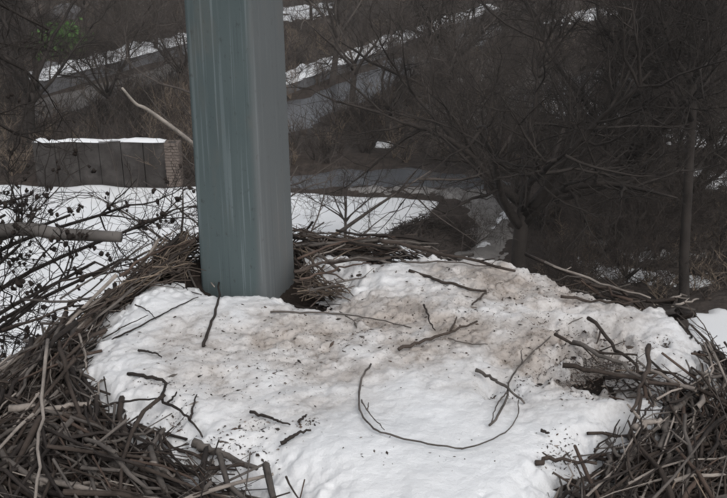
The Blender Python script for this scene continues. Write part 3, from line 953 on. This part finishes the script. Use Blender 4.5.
while k < N_ST and tries < 60000:
    tries += 1
    th_ = rng.uniform(-math.pi, math.pi)
    r_ = rng.uniform(0.62, 1.42) if rng.random() < .9 else rng.uniform(.3, .8)
    x, y = NC.x + math.cos(th_) * r_ * .70, NC.y + math.sin(th_) * r_ * .70
    if y < 0.45: continue
    s = in_snow(x, y)
    if s > -0.005: continue
    rr = nest_r1(x, y)
    if rr > 1.5: continue
    L = rng.choice([rng.uniform(.08, .22), rng.uniform(.15, .40), rng.uniform(.25, .62)])
    if s > -0.08: L = min(L, 0.08 + (-s) * 3)
    ang = th_ + math.pi / 2 + rng.gauss(0, .7)
    eps = 0.03
    dz = (N1(x + math.cos(ang) * eps, y + math.sin(ang) * eps) - N1(x - math.cos(ang) * eps, y - math.sin(ang) * eps)) / (2 * eps)
    rad = max(.0011, rng.lognormvariate(math.log(.0023), .75)) * (0.7 + L)
    rad = min(rad, .0055)
    if rad > .005: L = max(L, .2)
    off = rng.uniform(-.02, .04) - .008 * (L > .4)
    if rr > 1.1: L = min(L, .34)
    pts = stick_pts(x, y, ang, L, max(-.6, min(.6, math.atan(dz))) + rng.gauss(0, .10), off, 4, .10)
    if any(p.z > N1(p.x, p.y) + .07 or p.z > NZ + .14 for p in pts): continue
    if any(in_post(p) for p in pts): continue
    if any(in_snow(p.x, p.y) > 0.022 for p in pts): continue
    mi = rng.choices([0, 1, 2, 3, 4], [28, 24, 8, 10, 30])[0]
    rd = [rad * (1 - .5 * i / 4) for i in range(5)]
    sticks.append((L * rad, pts, rd, mi)); k += 1

# sticks read off the photograph: path in photo pixels, height above the nest, radius, material
def sky_z(x, y): return NZ
def flatten(path, pts):
    """a stiff stick spans the dips: heights on one straight line, kept where they are seen"""
    if len(pts) > 4: return pts
    n = len(pts); ts = [i / (n - 1) for i in range(n)]
    tm = sum(ts) / n; zm = sum(p.z for p in pts) / n
    k = sum((t_ - tm) * (p.z - zm) for t_, p in zip(ts, pts)) / sum((t_ - tm) ** 2 for t_ in ts)
    k = max(-.12, min(.12, k))
    return [P(a, b_, zm + k * (t_ - tm) + .006) for (a, b_), t_ in zip(path, ts)]
SPEC = [
    ([(8, 409), (45, 408), (88, 404)], .03, .0075, 3), ([(48, 340), (42, 400), (40, 450), (33, 500)], .05, .004, 3), ([(0, 470), (40, 440), (70, 425)], .025, .005, 1),
    ([(40, 483), (98, 484)], .02, .005, 3), ([(5, 455), (48, 425), (75, 412)], .02, .004, 1), ([(85, 428), (130, 470)], .03, .003, 3), ([(60, 450), (120, 440), (160, 428)], .03, .004, 1),
    ([(62, 325), (35, 365), (18, 398)], .035, .005, 1), ([(80, 335), (88, 372)], .03, .003, 3), ([(55, 362), (95, 380)], .03, .006, 1), ([(20, 300), (100, 300), (175, 288)], .03, .004, 1),
    ([(110, 465), (145, 470), (200, 490)], .02, .008, 1), ([(150, 462), (175, 477)], .03, .004, 3), ([(0, 330), (70, 305), (120, 262)], .03, .005, 0), ([(60, 300), (130, 255), (180, 228)], .05, .004, 1), 
    ([(120, 275), (160, 250), (195, 242)], .06, .004, 2), ([(30, 345), (80, 320), (130, 290)], .03, .005, 0), ([(175, 236), (196, 258), (206, 276), (216, 288)], .05, .0035, 3),
    ([(378, 240), (432, 251), (515, 271)], .05, .006, 0), ([(300, 246), (360, 240), (420, 243)], .045, .005, 1), ([(292, 262), (335, 245), (372, 236)], .045, .004, 2), ([(296, 250), (320, 268), (345, 280)], .03, .004, 0),
    ([(300, 280), (340, 268), (372, 262)], .03, .0035, 2), ([(296, 272), (330, 262), (390, 258)], .03, .005, 0), ([(310, 290), (350, 280), (366, 276)], .03, .003, 1), ([(300, 235), (330, 238), (380, 246)], .06, .004, 0),
    ([(528, 255), (575, 276), (620, 293), (662, 304)], .04, .006, 0), ([(545, 262), (600, 283), (650, 298)], .055, .003, 3), ([(652, 304), (686, 294)], .05, .004, 3), ([(672, 305), (698, 299)], .045, .004, 3), 
    ([(560, 365), (600, 372), (650, 382), (680, 386)], .03, .006, 0), ([(575, 340), (615, 362), (648, 382)], .04, .005, 1), ([(590, 318), (618, 350), (640, 372)], .03, .005, 0), ([(555, 335), (600, 352), (640, 356)], .03, .004, 0),
    ([(727, 384), (708, 396), (688, 402)], .0, .005, 3), ([(690, 372), (715, 376), (740, 378)], .03, .005, 1), ([(695, 352), (712, 368), (735, 386)], .02, .004, 1), ([(676, 410), (686, 436), (680, 462), (672, 486)], .0, .0045, 3), ([(674, 410), (690, 395)], .02, .008, 1), 
    ([(635, 429), (662, 418)], .03, .007, 3), ([(607, 442), (625, 462), (632, 490), (640, 505)], .02, .004, 1), ([(642, 395), (634, 425), (627, 452), (632, 480)], .03, .004, 0), ([(655, 392), (640, 425)], .04, .003, 4),
    ([(665, 420), (668, 450), (664, 490)], .01, .006, 1), ([(590, 455), (640, 466), (690, 468)], .0, .004, 0), ([(608, 455), (608, 500)], .02, .004, 1), ([(536, 462), (556, 458), (596, 465)], .03, .005, 0), ([(650, 345), (646, 375), (630, 410)], .05, .006, 0),
    ([(560, 296), (600, 300), (640, 302)], .03, .004, 0), ([(400, 262), (440, 262), (500, 266)], .03, .003, 1), ([(330, 262), (360, 258), (392, 262)], .035, .004, 1), ([(60, 280), (110, 268), (150, 240)], .05, .004, 0)]
for path, hh, rad, mi in SPEC:
    pts = []
    for (a, b_) in path:
        p = P(a, b_, NZ + hh)
        for _ in range(4):                                 # settle on the nest surface
            p = P(a, b_, min(NZ + .13, max(NZ - .35, N1(p.x, p.y) + hh)))
        pts.append(p)
    pts = flatten(path, pts)
    pl = [p for p in smooth_path(pts, 10) if math.hypot(p.x - pc.x, p.y - pc.y) > .115]
    if len(pl) < 3: continue
    pl = [p + Vector((rng.gauss(0, .0025), rng.gauss(0, .0025), rng.gauss(0, .002))) for p in pl]
    rad *= .82
    rd = [rad * (1 - .45 * i / (len(pl) - 1)) for i in range(len(pl))]
    sticks.append((9.0, pl, rd, mi))
sticks.sort(key=lambda s: -s[0])
for (_, pts, rd, mi) in sticks[:300]:
    tb = Tubes()
    L = (pts[-1] - pts[0]).length
    if len(pts) < 8:                       # crook the straight ones a little
        pts = smooth_path(pts, 12)
        pts = [p + Vector((rng.gauss(0, rd[0] * .45), rng.gauss(0, rd[0] * .45), rng.gauss(0, rd[0] * .35))) for p in pts]
        rd = [rd[0] * (1 - .5 * i / (len(pts) - 1)) for i in range(len(pts))]
    tb.add(pts, rd, 6, 0, True, .14, rng)
    for _k in range(rng.choice([0, 0, 1, 2])):     # stubs of broken side shoots
        i = rng.randint(1, len(pts) - 2); d = (pts[i + 1] - pts[i]).normalized()
        e = d + Vector((rng.gauss(0, .6), rng.gauss(0, .6), rng.uniform(-.1, .7)))
        q_ = pts[i] + e.normalized() * rng.uniform(.012, .055)
        tb.add([pts[i], pts[i].lerp(q_, .5) + Vector((rng.gauss(0, .002), rng.gauss(0, .002), 0)), q_], [rd[i] * .6, rd[i] * .5, rd[i] * .3], 5, 0)
    link("stick", tb.mesh("stick", M['twig'][mi]), nest)
tb = Tubes()
for (_, pts, rd, mi) in sticks[300:]:
    tb.add(pts, rd, 4, mi, False)
tag(link("twig_mass", tb.mesh("twig_mass", M['twig']), nest), kind="stuff")

# dry grass woven into the mound beside the post and the hollow at its right
tb = Tubes()
for k in range(2600):
    if k < 1500:
        c = P(rng.gauss(140, 34), rng.gauss(272, 22)); ang = rng.gauss(R(48), .4)
    elif k < 1620:
        c = P(rng.gauss(322, 16), rng.gauss(284, 7)); ang = rng.uniform(0, 6.28)
    elif k < 1740:
        c = P(rng.gauss(590, 30), rng.gauss(372, 12)); ang = rng.uniform(0, 6.28)
    elif k < 1950:
        c = P(rng.gauss(325, 28), rng.gauss(272, 14)); ang = rng.gauss(R(20), .6)
    else:
        a = rng.uniform(0, 6.28); r_ = rng.uniform(.55, .95)
        c = Vector((NC.x + math.cos(a) * r_, NC.y + math.sin(a) * r_, 0)); ang = a + 1.57 + rng.gauss(0, .8)
    if in_snow(c.x, c.y) > -.01 or c.y < .5: continue
    L = rng.uniform(.05, .2)
    eps = .03
    dz = (N1(c.x + math.cos(ang) * eps, c.y + math.sin(ang) * eps) - N1(c.x - math.cos(ang) * eps, c.y - math.sin(ang) * eps)) / (2 * eps)
    pts = stick_pts(c.x, c.y, ang, L, max(-.6, min(.6, math.atan(dz))) + rng.gauss(0, .2), rng.uniform(0, .03), 3, .2)
    if any(p.z > N1(p.x, p.y) + .07 for p in pts): continue
    if any(in_post(p) or in_snow(p.x, p.y) > .02 for p in pts): continue
    tb.add(pts, [rng.uniform(.0008, .0017)] * 4, 3, rng.choice([0, 1, 1]), False)
tag(link("dry_grass", tb.mesh("dry_grass", M['straw']), nest), kind="stuff")

# bracket under the nest, fixed to the post
bv, bf = [], []
box(bv, bf, Vector((-0.5, -0.55, NZ - 1.0)), Vector((1.0, 0, 0)), Vector((0, 1.1, 0)), Vector((0, 0, 0.06)))
link("platform", mesh("platform", bv, bf, M['paint'], False), post, False)

# ------------------------------------------------------------------ twigs lying on the snow: things of their own
LOOSE = [
    ("dark crooked twig standing against the snow just left of the post base", [[(203, 346), (208, 332), (213, 318), (218, 300), (219, 282), (218, 272)]], .0035, 4, .004),
    ("thin forked twig pair on the clean snow at the nest's upper left", [[(107, 342), (130, 331), (155, 318), (176, 307), (198, 297)], [(102, 339), (125, 326), (148, 315)], [(135, 305), (147, 310), (156, 319)]], .0022, 4, .008),
    ("short dark twig stub lying below the thin forked twigs", [[(138, 350), (146, 351), (154, 353), (162, 357)]], .0025, 4, .004),
    ("black zigzag twig at the left snow edge with several short spurs", [[(129, 373), (147, 377), (165, 382), (161, 399), (176, 408), (190, 420), (203, 437)], [(102, 406), (130, 401), (160, 398)], [(190, 419), (193, 408), (196, 395)], [(167, 404), (177, 392)]], .0033, 4, .007),
    ("thick brown stick at the lower left edge of the snow", [[(193, 444), (222, 454), (257, 468)]], .0075, 1, .003),
    ("bent dark twig piece in the lower left middle of the snow", [[(250, 412), (268, 417), (278, 421), (290, 424)]], .0028, 4, .003),
    ("short blackened twig half sunk in snow below the bent dark twig", [[(281, 444), (290, 438), (298, 433), (311, 430)]], .0035, 4, .003),
    ("tiny dark spur right of the bent dark twig", [[(299, 421), (307, 414)]], .0025, 4, .004),
    ("long straight thin twig lying in front of the post", [[(270, 312), (300, 312), (340, 314), (370, 318), (412, 327)], [(345, 315), (354, 321)]], .0022, 1, .005),
    ("straight brown stick lying across the middle of the snow", [[(398, 349), (425, 340), (450, 332), (477, 321)], [(451, 331), (457, 317)]], .0036, 0, .004),
    ("short twig leaning up from the middle stick's far side", [[(424, 304), (428, 316), (434, 330)]], .0024, 4, .006),
    ("fine short twig in front of the straight brown stick's right half", [[(448, 338), (465, 343), (488, 344)]], .0016, 1, .004),
    ("knobbly dark twig with hooked end towards the far rim", [[(408, 271), (425, 275), (442, 282), (455, 284), (470, 289), (485, 291), (480, 298), (472, 305)]], .0036, 0, .005),
    ("thin twig curved into an open loop on the clean front snow", [[(371, 364), (362, 378), (359, 396), (361, 413), (374, 428), (390, 435), (420, 442), (455, 448), (480, 444), (505, 432), (517, 417), (519, 400)], [(361, 400), (370, 414), (385, 430)], [(367, 410), (369, 402)]], .0019, 1, .012),
    ("long slender arching twig reaching from the loop towards the right rim", [[(490, 426), (500, 412), (507, 395), (510, 380), (523, 362), (545, 341), (562, 328), (583, 317)], [(507, 392), (497, 404), (491, 424)], [(522, 363), (521, 350)]], .0022, 1, .012),
    ("short grey brown stick lying under the arching twig", [[(476, 370), (492, 378), (508, 388), (524, 403)]], .0034, 1, .008),
    ("small brown twig bit at the right of the snow beside the litter", [[(540, 430), (550, 433)]], .003, 4, .004),
    ("dark twig lying along the snowy right corner", [[(628, 306), (645, 300), (664, 306)]], .003, 4, .006),
]
for label, paths, rad, mi, lift in LOOSE:
    tb = Tubes()
    allp = []
    for j, path in enumerate(paths):
        pts = []
        for (a, b_) in path:
            p = P(a, b_, NZ + .03)
            for _ in range(4): p = P(a, b_, top_z(p.x, p.y) + lift * .6 + rad * .3)
            pts.append(p)
        pts = flatten(path, pts)
        pl = smooth_path(pts, max(8, 4 * len(pts)))
        rr = rad * (1 if j == 0 else .75)
        pl = [p + Vector((rng.gauss(0, rr * .35), rng.gauss(0, rr * .35), rng.gauss(0, rr * .25))) for p in pl]
        tb.add(pl, [rr * (1 - .5 * i / (len(pl) - 1)) for i in range(len(pl))], 6, 0, True, .12, rng)
        allp += pl
    tag(link("loose_twig", tb.mesh("loose_twig", M['twig'][mi])), label, "twig", "loose twigs on the snow")

# crumbs of bark, leaf and soil on the snow
rng = random.Random(9)
cv, cf, cm = [], [], []
spots = [(595, 370, 50, 16, 1800), (556, 384, 28, 11, 500), (500, 398, 18, 9, 120), (430, 335, 150, 30, 650), (520, 300, 90, 22, 450), (300, 355, 120, 32, 420), (230, 390, 90, 30, 220), (180, 350, 60, 30, 60), (255, 440, 18, 8, 120), (215, 462, 55, 14, 420),
         (310, 438, 12, 6, 60), (180, 425, 16, 10, 120), (663, 350, 6, 4, 90), (400, 262, 50, 8, 220), (360, 270, 30, 8, 160), (600, 290, 45, 7, 180), (570, 335, 45, 10, 200), (355, 335, 14, 5, 60), (560, 465, 22, 16, 200), (400, 470, 120, 25, 40), (160, 398, 22, 6, 60), (620, 350, 25, 10, 150), (600, 410, 30, 9, 120)]
for px, py, sx, sy, n_ in spots:
    for k in range(n_):
        p = P(rng.gauss(px, sx * .6), rng.gauss(py, sy * .6))
        if in_post(p): continue
        s = rng.lognormvariate(math.log(.0009), .5)
        z = top_z(p.x, p.y) + s * .2
        a = rng.uniform(0, 6.28); el = rng.uniform(1.0, 3.2)
        u = Vector((math.cos(a), math.sin(a), rng.gauss(0, .25))) * s * el
        w = Vector((-math.sin(a), math.cos(a), rng.gauss(0, .3))) * s
        c = Vector((p.x, p.y, z)); n = len(cv)
        cv += [tuple(c - u), tuple(c + w * .8), tuple(c + u * .9), tuple(c - w), tuple(c + Vector((0, 0, s * .8)) + u * .2), tuple(c - Vector((0, 0, s * .6)))]
        mi = rng.choices([0, 1, 2, 3, 4], [30, 24, 20, 8, 18])[0]
        for f in ((0, 3, 4), (3, 2, 4), (2, 1, 4), (1, 0, 4), (3, 0, 5), (2, 3, 5), (1, 2, 5), (0, 1, 5)):
            cf.append(tuple(n + i for i in f)); cm.append(mi)
tag(link("bark_crumbs", mesh("bark_crumbs", cv, cf, M['twig'], False, cm)), "scattered crumbs of bark and leaf on the nest snow", "debris", kind="stuff")


# ------------------------------------------------------------------ damp winter air
bv, bf = [], []
box(bv, bf, Vector((-1900, -1900, -1.5)), Vector((3800, 0, 0)), Vector((0, 4000, 0)), Vector((0, 0, 16.5)))
hz = mesh("haze", bv, bf, [], False)
m = bpy.data.materials.new("damp_air"); m.use_nodes = True
t = m.node_tree; t.nodes.clear()
vol = t.nodes.new("ShaderNodeVolumePrincipled")
vol.inputs['Color'].default_value = (0.92, 0.90, 0.88, 1)
vol.inputs['Density'].default_value = 0.0006
out = t.nodes.new("ShaderNodeOutputMaterial")
t.links.new(vol.outputs[0], out.inputs['Volume'])
hz.materials.append(m)
tag(link("haze", hz), kind="stuff")
